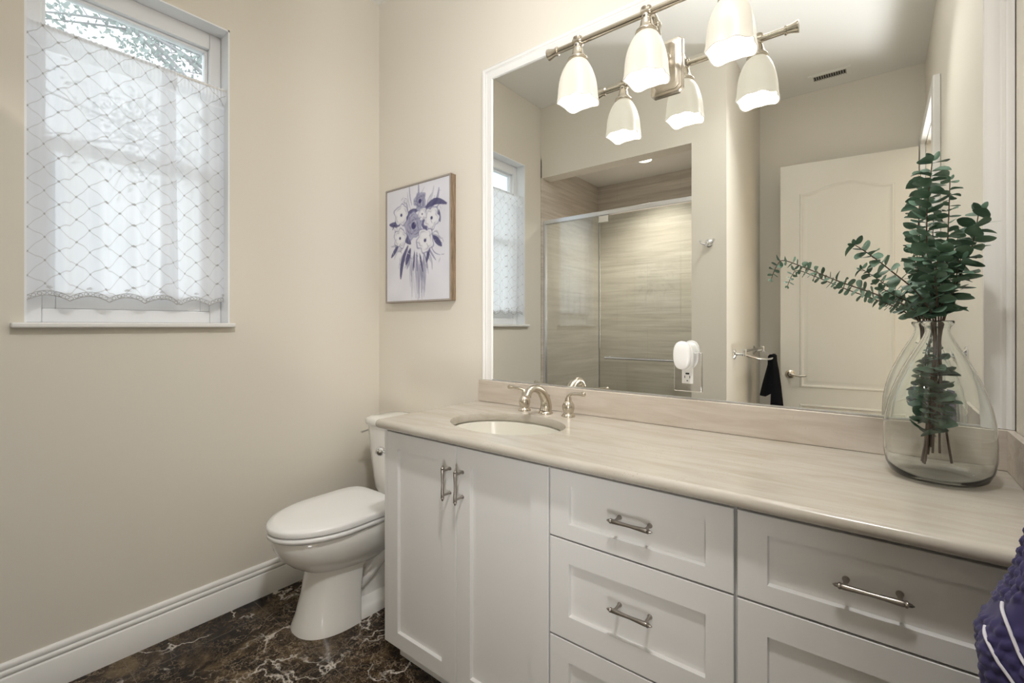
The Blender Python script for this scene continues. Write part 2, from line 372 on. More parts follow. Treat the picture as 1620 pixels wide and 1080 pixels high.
# tree outside the window
random.seed(4)
tr = thing('tree', 'tall leafy tree with thin bare branches outside the window', 'tree', (-4.4, .9, -.3))
b = MB(); lf = MB()
b.tube(smoothpath([(-4.4, .9, -.3), (-4.3, .85, 1.5), (-4.35, .75, 3.2), (-4.2, .85, 4.6), (-4.3, .8, 6)], 5), [.16-.0055*i for i in range(21)], 8)
def leafcluster(c, rad, n):
    for _ in range(n):
        p = Vector(c) + Vector((random.gauss(0, rad), random.gauss(0, rad), random.gauss(0, rad*.6)))
        a = Vector((random.gauss(0, 1), random.gauss(0, 1), random.gauss(0, 1))).normalized(); q = a.orthogonal().normalized()
        s_ = random.uniform(.02, .042)
        lf.add([p-a*s_, p+q*s_*.5, p+a*s_, p-q*s_*.5], [(0, 1, 2, 3)])
for k in range(26):
    z = random.uniform(2.4, 5.2); sgn = 1 if k % 2 else -1
    p0 = Vector((-4.3, .82, z)); ln = random.uniform(.9, 2.4)
    d = Vector((random.uniform(-.3, .6), sgn, random.uniform(-.1, .6))).normalized()
    p1 = p0 + d*ln*.5 + Vector((0, 0, random.uniform(-.1, .2))); p2 = p0 + d*ln + Vector((0, 0, random.uniform(-.4, .2)))
    pts = smoothpath([p0, p1, p2], 5); b.tube(pts, [.030-.0024*i for i in range(11)], 6)
    for q in pts[3:]:
        tip = q + Vector((random.gauss(0, .2), random.gauss(0, .2), random.gauss(.05, .2)))
        b.tube([q, tip], [.007, .003], 5)
        if random.random() < .6: leafcluster(tip, .15, 40)
b.build('branches', M_bark, tr); lf.build('foliage', M_tree, tr, smooth=False)

# cafe curtain on a rod inside the reveal
ROD_X = -.026; ROD_Z = 2.243
tag(MB().lathe([(.0055, 0), (.0055, WY1-WY0-.012)], (ROD_X, WY0+.006, ROD_Z), (0, 1, 0), 14).build('curtain_rod', M_white),
    'thin white rod across the window carrying the sheer curtains', 'curtain rod')
def curtain(y0, y1, phase, folds, xoff, amp, label, tie, seed):
    rnd = random.Random(seed)
    t = thing('sheer_curtain', label, 'curtain', (ROD_X+xoff, (y0+y1)/2, 1.30), 'sheer curtain panels in the window')
    NU, NV = 150, 70; b = MB(); b.uv = []
    zt = ROD_Z+.0075; P = []
    def zb(u_): return 1.312 + .020*abs(math.sin(PI*(u_)/.104))
    ph = [rnd.uniform(0, 6) for _ in range(4)]
    def pos(i, v_):
        a = i/NU; y = y0+(y1-y0)*a
        u_ = (y-y0)*1.0+phase
        z = zb(u_) + (zt-zb(u_))*v_
        taper = .35+.65*min(1, (1-v_)*3)
        x = ROD_X+xoff + amp*taper*(math.sin(folds*2*PI*a+ph[0]) + .5*math.sin(folds*3.7*PI*a+ph[1]) ) 
        if v_ > .93: x = ROD_X + (.0075 if True else 0)*(1 if xoff >= 0 else 1) + xoff*.3 + .0016*math.sin(folds*14*PI*a)
        yy = y + tie*math.exp(-((1-v_))*2.2)*0 + (1-v_)*tie*a
        z += (.0015*math.sin(folds*12*PI*a) if v_ > .985 else 0)
        return (x, yy, z), (u_+.0035*math.sin(folds*2*PI*a*1.0+ph[2]+v_*1.5)+.002*math.sin(folds*5.3*PI*a+ph[3]+v_*3), .94*v_)
    for k in range(NV+1):
        for i in range(NU+1):
            p, q = pos(i, k/NV); P.append(p); b.uv.append(q)
    F = [(k*(NU+1)+i, k*(NU+1)+i+1, (k+1)*(NU+1)+i+1, (k+1)*(NU+1)+i) for k in range(NV) for i in range(NU)]
    b.add(P, F); b.build('panel', M_sheer, t, sharp=180)
    lc = MB()                                                        # lace border: two cords with a chain of rings between
    bot = [Vector(pos(i, 0)[0]) for i in range(NU+1)]
    lc.tube([p+Vector((.001, 0, 0)) for p in bot], .0016, 5); lc.tube([p+Vector((.001, 0, .016)) for p in bot], .0009, 5)
    n = int((y1-y0)/.0125)
    for k in range(n):
        c = bot[int((k+.5)/n*NU)]+Vector((.001, 0, .008))
        lc.tube([c+Vector((0, .0055*math.cos(a), .0055*math.sin(a))) for a in [2*PI*j/10 for j in range(11)]], .0011, 4)
    k = math.ceil((phase)/.104-.5)
    while True:
        yk = y0 + (k+.5)*.104-phase; 
        if yk > y1: break
        if yk >= y0:
            c = bot[min(NU, int((yk-y0)/(y1-y0)*NU))]+Vector((.001, 0, .020))
            for a in (-.9, -.45, 0, .45, .9):
                d = Vector((0, math.sin(a), math.cos(a)))
                lc.tube([c+d*.004, c+d*.011, c+d*.013+Vector((0, .004, 0)), c+d*.006], .0006, 4)
        k += 1
    lc.build('lace_trim', M_lace, t)
curtain(-1.377, -.955, .0, 4.5, .000, .0085, 'sheer embroidered curtain panel, the wider one covering most of the window', 0.012, 3)
curtain(-1.005, -.774, .035, 2.5, -.014, .0060, 'narrow sheer embroidered curtain panel on the picture side of the window', 0.0, 8)

# ------------------------------------------------------------------ vanity
YF = -.528
def shaker(x0, x1, z0, z1, px0, px1, pz0, pz1, mb, dep=.0115):
    yb, yf = YF+.020, YF
    r = [[(x0, yb, z0), (x1, yb, z0), (x1, yb, z1), (x0, yb, z1)], [(x0, yf+.0012, z0), (x1, yf+.0012, z0), (x1, yf+.0012, z1), (x0, yf+.0012, z1)],
         [(x0+.0012, yf, z0+.0012), (x1-.0012, yf, z0+.0012), (x1-.0012, yf, z1-.0012), (x0+.0012, yf, z1-.0012)],
         [(px0, yf, pz0), (px1, yf, pz0), (px1, yf, pz1), (px0, yf, pz1)],
         [(px0+.002, yf+dep, pz0+.002), (px1-.002, yf+dep, pz0+.002), (px1-.002, yf+dep, pz1-.002), (px0+.002, yf+dep, pz1-.002)]]
    mb.loft(r); return mb
def pull(c, ax, parent, half=.058, post=.039):
    b = MB(); a = Vector(ax); c = Vector(c); y = -.034
    c2 = c+Vector((0, y, 0))
    pr = [(.0006, -half), (.0034, -half+.004), (.0040, -half+.008), (.0062, -half+.0095), (.0062, -half+.0125), (.0052, -half+.0135), (.0058, -half+.016), (.0054, -half+.028), (.0042, -.006)]
    pr = pr + [(.0042, .006)] + [(r, -h) for r, h in reversed(pr[:-1])]
    b.lathe(pr, c2, a, 14)
    for s in (-1, 1):
        q = c+a*(post*s)
        b.lathe([(.0062, 0), (.0058, .003), (.0038, .007), (.0036, .034)], q, (0, -1, 0), 12)
    return b.build('handle', M_pewter, parent, sharp=50)
def cab(name, label, x0, x1, left_end=False):
    t = thing(name, label, 'cabinet', ((x0+x1)/2, -.26, 0))
    b = MB(); th = .016
    b.box(x0, x0+(th if left_end else .012), YF+.0205, -.002, .060, .853); b.box(x1-.012, x1, YF+.0205, -.002, .060, .853); b.box(x0, x1, YF+.0205, -.002, .060, .076)
    b.box(x0, x1, YF+.030, YF+.045, .076, .853); b.box(x0, x1, -.012, -.002, .06, .853)
    if left_end: b.box(x0, x0+th-.001, YF+.002, YF+.0205, .060, .853)
    b.build('body', M_cab, t, smooth=False)
    k0 = x0+.04 if left_end else x0
    MB().box(k0, x1, -.487, -.470, 0, .0598).build('toe_kick', M_cab, t, smooth=False)
    return t
ZT, ZB_ = .838, .061
ca = cab('sink_cabinet', 'white two-door vanity cabinet below the oval sink beside the toilet', .762, 1.4945, True)
d = shaker(.7795, 1.1352, ZB_, ZT, .838, 1.070, .1155, .7795, MB()).build('door', M_cab, ca, sharp=25)
pull((1.109, YF, .722), (0, 0, 1), d)
d = shaker(1.1375, 1.4925, ZB_, ZT, 1.197, 1.4315, .1155, .7775, MB()).build('door', M_cab, ca, sharp=25)
pull((1.166, YF, .721), (0, 0, 1), d)
def bank(t, x0, x1, px0, px1, hx):
    for z0, z1, pz0, pz1, hz in ((.6565, ZT, .6965, .798, .7485), (.3890, .6520, .4510, .5920, .5310), (ZB_, .3840, .120, .3290, .2250)):
        d = shaker(x0, x1, z0, z1, px0, px1, pz0, pz1, MB()).build('drawer', M_cab, t, sharp=25)
        pull((hx, YF+.0115, hz), (1, 0, 0), d)
cb_ = cab('drawer_cabinet', 'white three-drawer vanity cabinet in the middle of the worktop run', 1.4955, 1.9675)
bank(cb_, 1.4975, 1.9635, 1.557, 1.906, 1.737)
cc = cab('drawer_cabinet', 'white drawer cabinet below the glass vase next to the navy towel', 1.9685, W-.002)
bank(cc, 1.9705, W-.010, 2.027, 2.390, 2.196)

# worktop with an oval cut-out
CT, CBOT = .885, .856; XL, CYF = .757, -.577; rr = (CT-CBOT)/2
SX, SY, SRX, SRY = 1.175, -.318, .222, .168
ct = thing('countertop', 'long cream stone vanity worktop with rounded front edge', 'countertop', (1.6, -.28, CBOT))
b = MB(); xi, yi, Rc = XL+rr, CYF+rr, .012; XW = W-.001
prof = [(rr*math.sin(a), CT-rr+rr*math.cos(a)) for a in [PI*i/10 for i in range(11)]]
def edgepath(o, z):
    pts = [(XW, yi-o, z)]
    for k in range(7):
        a = -PI/2 - (PI/2)*k/6; pts.append((xi+Rc+(Rc+o)*math.cos(a), yi+Rc+(Rc+o)*math.sin(a), z))
    pts.append((xi-o, -.001, z)); return pts
rings = [edgepath(o, z) for o, z in prof]
b.loft(rings, False, False, closed=False)
ax0, ax1, ay0, ay1 = SX-.28, SX+.28, SY-.225, SY+.235
for z in (CT, CBOT):
    arc = edgepath(0, z)
    b.add([(xx, yy, z) for xx, yy in [(ax0, ay0), (ax0, ay1)]] + [(ax0, -.001, z), arc[-1]] + arc[::-1][1:-1] + [(ax0, yi, z)], [tuple(range(4+len(arc)-2+1))])
    b.add([(ax0, yi, z), (ax1, yi, z), (ax1, ay0, z), (ax0, ay0, z)], [(0, 1, 2, 3)])
    b.add([(ax0, ay1, z), (ax1, ay1, z), (ax1, -.001, z), (ax0, -.001, z)], [(0, 1, 2, 3)])
    b.add([(ax1, yi, z), (XW, yi, z), (XW, -.001, z), (ax1, -.001, z)], [(0, 1, 2, 3)])
    N = 64; el = []; rc = []
    for i in range(N):
        a = 2*PI*(i+.5)/N; el.append((SX+SRX*math.cos(a), SY+SRY*math.sin(a), z))
        dx, dy = math.cos(a), math.sin(a)
        sx_ = (ax1-SX)/dx if dx > 0 else (ax0-SX)/dx; sy_ = (ay1-SY)/dy if dy > 0 else (ay0-SY)/dy
        s_ = min(sx_, sy_); rc.append((SX+dx*s_, SY+dy*s_, z))
    b.loft([el, rc], False, False)
    # corners of the patch left open by the radial lines
    for cx_, cy_ in ((ax0, ay0), (ax1, ay0), (ax1, ay1), (ax0, ay1)):
        near = sorted(range(N), key=lambda i: (rc[i][0]-cx_)**2+(rc[i][1]-cy_)**2)[:2]
        b.add([rc[near[0]], (cx_, cy_, z), rc[near[1]]], [(0, 1, 2)])
er = [[(SX+(SRX+q)*math.cos(2*PI*(i+.5)/N), SY+(SRY+q)*math.sin(2*PI*(i+.5)/N), z) for i in range(N)] for q, z in ((.0, CT), (-.0015, CT-.003), (-.0015, CBOT+.002), (0, CBOT))]
b.loft(er, False, False)
b.build('top', M_counter, ct, sharp=50, fixn=True)
MB().box(.7745, XW, -.0235, -.0015, CT+.0003, .9815).build('backsplash', M_splash, ct, smooth=False, bevel=.002)
MB().box(W-.0165, W-.0015, -.560, -.0240, CT+.0003, .9815).build('side_splash', M_splash, ct, smooth=False, bevel=.002)
# basin
b = MB(); pr = [(1.045, .0), (1.045, -.004), (.99, -.006), (.975, -.02), (.93, -.06), (.82, -.10), (.62, -.130), (.35, -.145), (.09, -.150)]
outer = [(1.09, .0), (1.09, -.012), (1.02, -.04), (.96, -.08), (.85, -.115), (.64, -.145), (.30, -.162)]
def er2(s_, h): return [(SX+SRX*s_*math.cos(2*PI*i/56), SY+SRY*s_*math.sin(2*PI*i/56), CBOT-.0008+h) for i in range(56)]
b.loft([er2(s_, h) for s_, h in reversed(outer)] + [er2(s_, h) for s_, h in pr])
sk = thing('sink', 'white oval undermount basin set in the cream worktop', 'sink', (SX, SY, CBOT-.16))
b.build('basin', M_basin, sk, sharp=60)
MB().lathe([(.022, 0), (.022, .002), (.018, .0035), (.004, .002)], (SX, SY, CBOT-.151), (0, 0, 1), 20).build('drain', M_nickel, sk)

# faucet
fx, fy = 1.186, -.088
fa = thing('faucet', 'brushed nickel widespread faucet with two lever handles behind the sink', 'faucet', (fx, fy, CT))
b = MB(); b.lathe([(.029, 0), (.029, .003), (.024, .009), (.020, .013)], (fx, fy, CT), (0, 0, 1), 24)
sp = smoothpath([(fx, fy, CT+.008), (fx, fy+.004, CT+.030), (fx, fy-.004, CT+.058), (fx, fy-.036, CT+.092), (fx, fy-.078, CT+.105), (fx, fy-.108, CT+.098), (fx, fy-.122, CT+.078)], 6)
n = len(sp); b.tube(sp, [.0245-.0110*min(1, i/(n*.70)) + (.0012 if i > n-4 else 0) for i in range(n)], 18); b.build('spout', M_nickel, fa, sharp=60)
b = MB(); b.lathe([(.0028, 0), (.0028, .030), (.005, .032), (.0062, .038), (.004, .043), (.001, .044)], (fx, fy+.020, CT+.028), (0, 0, 1), 12); b.build('lift_rod', M_nickel, fa)
for s, hx in ((-1, 1.084), (1, 1.289)):
    b = MB(); b.lathe([(.026, 0), (.026, .003), (.0215, .010), (.0185, .014), (.0205, .020), (.0235, .032), (.0225, .044), (.0165, .054), (.0125, .060), (.0125, .066), (.0105, .072)], (hx, fy, CT), (0, 0, 1), 22)
    lv = smoothpath([(hx, fy, CT+.066), (hx+s*.002, fy, CT+.078), (hx+s*.014, fy-.002, CT+.086), (hx+s*.040, fy-.006, CT+.089), (hx+s*.074, fy-.010, CT+.091)], 5)
    n = len(lv); b.tube(lv, [.0105-.0045*min(1, i/8) + (.0018 if i > n-4 else 0) for i in range(n)], 12)
    e_ = Vector(lv[-1]); d_ = (Vector(lv[-1])-Vector(lv[-2])).normalized(); b.lathe([(.0085, -.004), (.0085, 0), (.006, .003), (.001, .006)], e_, d_, 12)
    b.build('handle', M_nickel, fa, sharp=55)

# ------------------------------------------------------------------ mirror
MX0, MX1, MZ0, MZ1 = .842, 2.4045, .9825, 2.335
mi = thing('mirror', 'large white-framed wall mirror behind the vanity', 'mirror', ((MX0+MX1)/2, -.003, MZ0))
MB().box(MX0-.004, MX1+.004, -.0042, -.0008, MZ0, MZ1+.004).build('mirror_glass', M_mirror, mi, smooth=False)
b = MB()
fp = [(0, .0006), (0, .006), (.001, .010), (.026, .0115), (.030, .0145), (.034, .0145), (.037, .0125), (.041, .0165), (.046, .0185), (.051, .0165), (.053, .0006)]   # offset outward, depth
pl = lambda o, y: [(MX0-o, -y, MZ0), (MX0-o, -y, MZ1+o), (MX1+o, -y, MZ1+o), (MX1+o, -y, MZ0)]
b.loft([list(x) for x in zip(*[pl(o, y) for o, y in fp])])
b.build('frame', M_white, mi, sharp=35)
MB().box(MX0, MX1, -.0075, -.0045, MZ0, MZ0+.004).build('bottom_channel', M_alu, mi, smooth=False)

# ------------------------------------------------------------------ vanity light
LX, LZ, LY = 1.634, 2.205, -.188
vl = thing('vanity_light', 'brushed nickel vanity light with three frosted bell shades on the mirror', 'light', (LX, -.005, 2.02))
b = MB()
def plr(hx, hz, y, c=.012):
    return [(LX-hx+c, y, 2.11-hz), (LX+hx-c, y, 2.11-hz), (LX+hx, y, 2.11-hz+c), (LX+hx, y, 2.11+hz-c), (LX+hx-c, y, 2.11+hz), (LX-hx+c, y, 2.11+hz), (LX-hx, y, 2.11+hz-c), (LX-hx, y, 2.11-hz+c)]
b.loft([plr(.056, .094, -.0045), plr(.056, .094, -.010), plr(.052, .090, -.013), plr(.052, .090, -.018), plr(.046, .084, -.021), plr(.046, .084, -.025), plr(.038, .076, -.030), plr(.034, .072, -.030)])
b.lathe([(.005, 0), (.005, .004), (.002, .006)], (LX, -.030, 2.075), (0, -1, 0), 12); b.build('back_plate', M_nickel, vl, sharp=30)
b = MB(); ap = smoothpath([(LX, -.030, 2.135), (LX, -.062, 2.130), (LX, -.086, 2.146), (LX, -.092, 2.186), (LX, -.108, 2.216), (LX, -.145, 2.226), (LX, LY, LZ)], 6)
b.tube(ap, .0105, 14); b.lathe([(.004, -.014), (.014, -.009), (.0165, 0), (.014, .009), (.004, .014)], (LX, -.100, 2.212), (1, 0, 0), 16)
b.lathe([(.020, 0), (.020, .004), (.014, .010)], (LX, -.030, 2.135), (0, -1, 0), 18); b.build('arm', M_nickel, vl)
b = MB(); hl = .330; b.lathe([(.0105, -hl), (.0105, hl)], (LX, LY, LZ), (1, 0, 0), 18)
for s in (-1, 1):
    b.lathe([(.0105, -.004), (.0155, -.003), (.0155, .002), (.0125, .004), (.0135, .014), (.018, .030), (.0195, .034), (.0195, .037), (.012, .038)], (LX+s*hl, LY, LZ), (s, 0, 0), 20)
b.build('rail', M_nickel, vl, sharp=30)
def shade_ring(t, inner=0):
    # t: 0 top .. 1 mouth
    zt, zb = 2.142, 1.998
    q = min(1, t/.80); hw = .0265+.0335*(1-(1-q)**2.3)**.74 + .0035*max(0, (t-.80)/.2)**1.5 - inner
    ex = 2+2.2*t
    out = []
    for i in range(48):
        a = 2*PI*i/48; c, s = math.cos(a), math.sin(a)
        k = (abs(c)**ex+abs(s)**ex)**(-1/ex)
        wav = 1+.022*t*t*math.cos(8*a+PI)
        z = zt+(zb-zt)*t - -t**6*.0035*math.cos(4*a) - t**6*.0022*math.cos(8*a)
        out.append((c*k*hw*wav, s*k*hw*wav, z))
    return out
for xs in (LX-.246, LX, LX+.246):
    o_ = Vector((xs, LY, 0)); mv = lambda ring: [Vector(p)+o_ for p in ring]
    b = MB(); ts = [0, .06, .13, .22, .32, .43, .55, .67, .78, .88, .95, 1]
    b.loft([mv(shade_ring(t)) for t in ts] + [mv(shade_ring(t, .0035)) for t in reversed(ts)], False, False)
    sh = b.build('lamp_shade', M_shade, vl, sharp=70)
    b = MB(); b.lathe([(.017, .016), (.017, .008), (.013, .002), (.0155, -.006), (.0165, -.012), (.014, -.016), (.0175, -.024), (.0195, -.034), (.024, -.046), (.0335, -.056), (.0345, -.060), (.0335, -.063), (.020, -.064)], (xs, LY, LZ), (0, 0, 1), 24)
    b.lathe([(.0165, -.014), (.0165, .014)], (xs, LY, LZ), (1, 0, 0), 18); b.build('shade_holder', M_nickel, vl, sharp=35)
    b = MB(); b.lathe([(.004, 0), (.013, -.004), (.014, -.018), (.024, -.040), (.028, -.058), (.024, -.078), (.012, -.090), (.002, -.093)], (xs, LY, 2.135), (0, 0, 1), 18); b.build('bulb', M_bulb, vl)
    light('vanity_bulb', 'POINT', (xs, LY, 2.030), 1.2, (1.0, .96, .91), shadow_soft_size=.035)

# ------------------------------------------------------------------ outlet and plug-in
ou = thing('outlet', 'mirrored outlet plate with a white receptacle on the mirror', 'outlet', (1.7046, -.0045, 1.006))
MB().box(1.659, 1.7502, -.0105, -.0045, 1.006, 1.138).build('cover_plate', M_plate, ou, smooth=False, bevel=.004)
MB().box(1.6865, 1.7225, -.0135, -.0106, 1.0335, 1.1145).build('receptacle', M_plastic, ou, smooth=False, bevel=.001)
b = MB(); b.box(1.699, 1.711, -.0142, -.0136, 1.0640, 1.0695); b.box(1.6955, 1.6975, -.0142, -.0136, 1.0515, 1.0595); b.box(1.7115, 1.7135, -.0142, -.0136, 1.0515, 1.0595); b.lathe([(.0022, 0), (.0022, .0007)], (1.7045, -.0136, 1.0430), (0, -1, 0), 10)
b.build('slots', M_slot, ou, smooth=False)
for z in (1.0195, 1.1285): MB().lathe([(.003, 0), (.0026, .0012)], (1.7045, -.0105, z), (0, -1, 0), 10).build('screw', M_nickel, ou)
na = thing('plug_in_night_light', 'white oval plug-in device in the outlet on the mirror', 'night light', (1.7, -.014, 1.08))
def oval(cx_, cz_, rx, rz, y, e=2.5, n=36):
    out = []
    for i in range(n):
        a = 2*PI*i/n; c, s = math.cos(a), math.sin(a); k = (abs(c)**e+abs(s)**e)**(-1/e); out.append((cx_+rx*k*c, y, cz_+rz*k*s))
    return out
b = MB(); b.loft([oval(1.7025, 1.120, .017, .034, -.0138), oval(1.7025, 1.120, .024, .040, -.018), oval(1.7020, 1.123, .0275, .044, -.026), oval(1.7010, 1.126, .0285, .045, -.042), oval(1.70, 1.128, .026, .042, -.046)]); b.build('body', M_plastic, na, sharp=50)
b = MB(); b.loft([oval(1.7, 1.129, .0262, .044, -.0462), oval(1.7, 1.129, .0285, .0465, -.050), oval(1.7, 1.129, .0275, .0455, -.058), oval(1.7, 1.129, .024, .0415, -.061), oval(1.7, 1.129, .010, .018, -.0625)]); b.build('cover', M_seat, na, sharp=60)

# ------------------------------------------------------------------ vase
VX, VY = 2.3085, -.1930
va_ = MB()
vp_ = [(.004, .0), (.070, .0), (.092, .003), (.108, .012), (.1185, .030), (.1235, .058), (.1245, .095), (.121, .135), (.1135, .170), (.103, .200), (.091, .226), (.078, .250), (.063, .275), (.049, .296), (.0365, .314), (.0300, .326), (.0275, .335), (.0285, .342), (.0335, .347), (.0365, .351), (.0370, .355), (.0350, .3575)]
vpi_ = [(.031, .3555), (.0285, .349), (.0250, .340), (.0245, .333), (.0270, .325), (.0335, .312), (.0460, .294), (.060, .273), (.075, .248), (.088, .224), (.1, .198), (.1105, .168), (.118, .134), (.1215, .095), (.1205, .060), (.1155, .033), (.105, .018), (.088, .010), (.060, .0055), (.004, .006)]
VK = .768; vp = [(a*VK, h*.985) for a, h in vp_]; vpi = [(a*VK if h > .02 else a*VK, h*.985) for a, h in vpi_]
tag(va_.lathe(vp+vpi, (VX, VY, CT+.0004), (0, 0, 1), 72).build('glass_vase', M_vase, sharp=80), 'large clear pale green glass bottle vase on the worktop corner', 'vase')
def vr(z):                                  # inner radius of the vase at height z above the worktop
    pts = sorted((h, r) for r, h in vpi)
    return float(np.interp(z, [p[0] for p in pts], [p[1] for p in pts]))

# eucalyptus: each cut stem is a thing of its own
def leaf(mb, p, d, up, ln, wd, cup):
    d = d.normalized(); s = d.cross(up).normalized(); n = s.cross(d)
    rows = [(0, .10), (.12, .55), (.32, .95), (.55, 1.0), (.78, .78), (.93, .40), (1.0, .06)]
    vs = []; 
    for t, wv in rows:
        for k in (-1, -.5, 0, .5, 1):
            vs.append(p + d*(ln*t) + s*(wd*.5*wv*k) + n*(cup*ln*(abs(k)**2*.22*wv - .30*t*t)))
    fs = [(r*5+k, r*5+k+1, (r+1)*5+k+1, (r+1)*5+k) for r in range(len(rows)-1) for k in range(4)]
    mb.add(vs, fs)
def branch(label, pts, l0, l1, gap, seed, leaf_from, wratio=.8, inside=None, droop=0.0):
    rnd = random.Random(seed)
    P = smoothpath(pts, 10)
    t = thing('eucalyptus_branch', label, 'branch', P[0], 'eucalyptus stems in the glass vase')
    n = len(P); b = MB(); b.tube(P, [.0023-.0014*i/n for i in range(n)], 7); b.build('stem', M_stem, t)
    lb = MB(); acc = 0; tot = sum((P[i+1]-P[i]).length for i in range(n-1)); run = 0; az = rnd.uniform(0, PI)
    for i in range(n-1):
        sg = (P[i+1]-P[i]); run += sg.length; acc += sg.length
        f = run/tot
        if acc < gap*(1-.35*f)*(1.9 if P[i].z-CT < .34 else 1): continue
        acc = 0; T = sg.normalized(); q = T.orthogonal().normalized(); q2 = T.cross(q); az += PI/2+rnd.uniform(-.35, .35)
        for s in (0, PI):
            d = q*math.cos(az+s)+q2*math.sin(az+s)
            d = (d + T*rnd.uniform(.05, .45) + Vector((0, 0, -droop))).normalized()
            ln = (l0+(l1-l0)*f)*rnd.uniform(.85, 1.15)
            tip = P[i]+d*(ln+.002); zz = P[i].z-CT; zt = tip.z-CT
            if zz < .365:                                            # inside the glass: stay clear of it
                if f < leaf_from: continue
                ok = all(math.hypot(e.x-VX, e.y-VY)+.003+ln*.42*(e != P[i]) < vr(max(.03, e.z-CT)) for e in (P[i], tip))
                if not ok:
                    ln *= .5; tip = P[i]+d*(ln+.002)
                    if math.hypot(tip.x-VX, tip.y-VY)+.004 > vr(max(.03, tip.z-CT)) or .29 < zz < .365: continue
            if tip.y > -.012 or tip.x > W-.008: continue
            up = T if abs(T.dot(d)) < .9 else q
            up = (up + Vector((rnd.uniform(-1, 1), rnd.uniform(-1, 1), rnd.uniform(-.6, .6)))*.75).normalized(); leaf(lb, P[i]+d*.0015, d, up, ln, ln*wratio*rnd.uniform(.85, 1.1), rnd.uniform(-.5, .9))
    T = (P[-1]-P[-2]).normalized(); q = T.orthogonal().normalized(); q2 = T.cross(q)
    for s in range(4): leaf(lb, P[-1], T*.8+(q*math.cos(s*PI/2)+q2*math.sin(s*PI/2))*.8, q, l1*.6, l1*.4, .3)
    lb.build('leaves', M_leaf, t, sharp=180, fixn=False)
V = lambda x, y, z: Vector((VX+x*.75, VY+y*.75, CT+z*.985))
branch('tallest eucalyptus stem, upright in the glass vase', [V(-.032, .004, .030), V(-.020, .0, .16), V(-.004, .004, .335), at(1476, 450, -.205+.022), at(1467, 400, -.195+.022), at(1467, 330, -.19+.022), at(1475, 254, -.185+.022)], 0.0389, 0.0377, 0.0138, 1, .14)
branch('second tallest eucalyptus stem, thin and sparse at its tip', [V(.030, -.01, .040), V(.012, -.002, .17), V(.006, -.006, .335), at(1496, 440, -.225+.022), at(1500, 360, -.22+.022), at(1503, 284, -.215+.022)], 0.0346, 0.0200, 0.0138, 2, .14, .75)
branch('eucalyptus stem leaning towards the mirror frame corner', [V(-.036, -.01, .036), V(-.012, -.012, .17), V(.010, .006, .335), at(1511, 455, -.205+.022), at(1536, 395, -.195+.022), at(1549, 333, -.19+.022)], 0.0346, 0.0377, 0.0129, 3, .14)
branch('eucalyptus stem arching left with large round leaves', [V(-.030, -.02, .032), V(-.016, -.016, .16), V(-.006, -.010, .335), at(1455, 468, -.25+.022), at(1408, 427, -.28+.022), at(1375, 402, -.30+.022), at(1352, 387, -.31+.022)], 0.0367, 0.0247, 0.0152, 4, .14, .92)
branch('longest eucalyptus stem, reaching far left before the white door', [V(-.026, .012, .034), V(-.018, .004, .16), V(-.008, .0, .335), at(1440, 487, -.195+.022), at(1385, 465, -.185+.022), at(1330, 446, -.18+.022), at(1275, 424, -.175+.022), at(1240, 412, -.172+.022), at(1229, 420, -.172+.022), at(1220, 441, -.172+.022)], 0.0380, 0.0170, 0.0170, 5, .14, .85)
branch('short bushy eucalyptus stem at the vase mouth on the mirror side', [V(-.020, .016, .05), V(-.008, .010, .18), V(-.002, .010, .335), at(1472, 465, -.175+.022), at(1462, 415, -.16+.022), at(1455, 380, -.15+.022)], 0.0367, 0.0319, 0.0129, 6, .14)
branch('short bushy eucalyptus stem at the vase mouth on the room side', [V(-.012, -.020, .06), V(-.006, -.014, .18), V(.002, -.012, .335), at(1482, 468, -.25+.022), at(1480, 430, -.26+.022), at(1488, 392, -.262+.022)], 0.0389, 0.0319, 0.0129, 7, .14)
branch('short eucalyptus stem at the vase mouth nearest the side wall', [V(.004, -.010, .06), V(.004, -.006, .18), V(.008, -.002, .335), at(1503, 472, -.215+.022), at(1512, 440, -.215+.022), at(1520, 408, -.215+.022)], 0.0367, 0.0319, 0.0129, 8, .14)
branch('short eucalyptus stem drooping left over the vase rim', [V(-.014, .0, .07), V(-.012, -.004, .18), V(-.010, -.006, .335), at(1455, 486, -.225+.022), at(1425, 472, -.235+.022), at(1395, 456, -.24+.022)], 0.0324, 0.0261, 0.0129, 9, .14)

# ------------------------------------------------------------------ toilet
TX = .388
to = thing('toilet', 'white two-piece toilet with closed lid between the wall and vanity', 'toilet', (TX, -.40, 0))
def egg(yf, yb, hw, z, n=44, ef=2.0, eb=2.6, ymid=None):
    ym = ymid if ymid is not None else yb-(yb-yf)*.48
    out = []
    for i in range(n):
        a = 2*PI*i/n; c, s = math.cos(a), math.sin(a)
        e = eb if s > 0 else ef; x = hw*math.copysign(abs(c)**(2/e), c); L_ = (yb-ym) if s > 0 else (ym-yf)
        out.append((TX+x, ym+L_*math.copysign(abs(s)**(2/e), s), z))
    return out
b = MB()
b.loft([egg(-.678, -.455, .134, 0, ef=2.3, eb=9, ymid=-.50), egg(-.676, -.455, .132, .012, ef=2.3, eb=9, ymid=-.50), egg(-.662, -.452, .126, .05, ef=2.2, eb=9, ymid=-.49), egg(-.640, -.445, .116, .14, ef=2.1, eb=9, ymid=-.48), egg(-.628, -.43, .110, .215, ef=2.1, eb=9, ymid=-.47), egg(-.63, -.36, .110, .262, ef=2.1, eb=6)])   # front pedestal
b.loft([egg(-.600, -.28, .090, .215), egg(-.640, -.26, .120, .240), egg(-.690, -.24, .148, .275), egg(-.730, -.225, .168, .315), egg(-.752, -.215, .178, .355), egg(-.760, -.21, .182, .392), egg(-.756, -.215, .178, .3985), egg(-.70, -.26, .13, .3985)])   # bowl
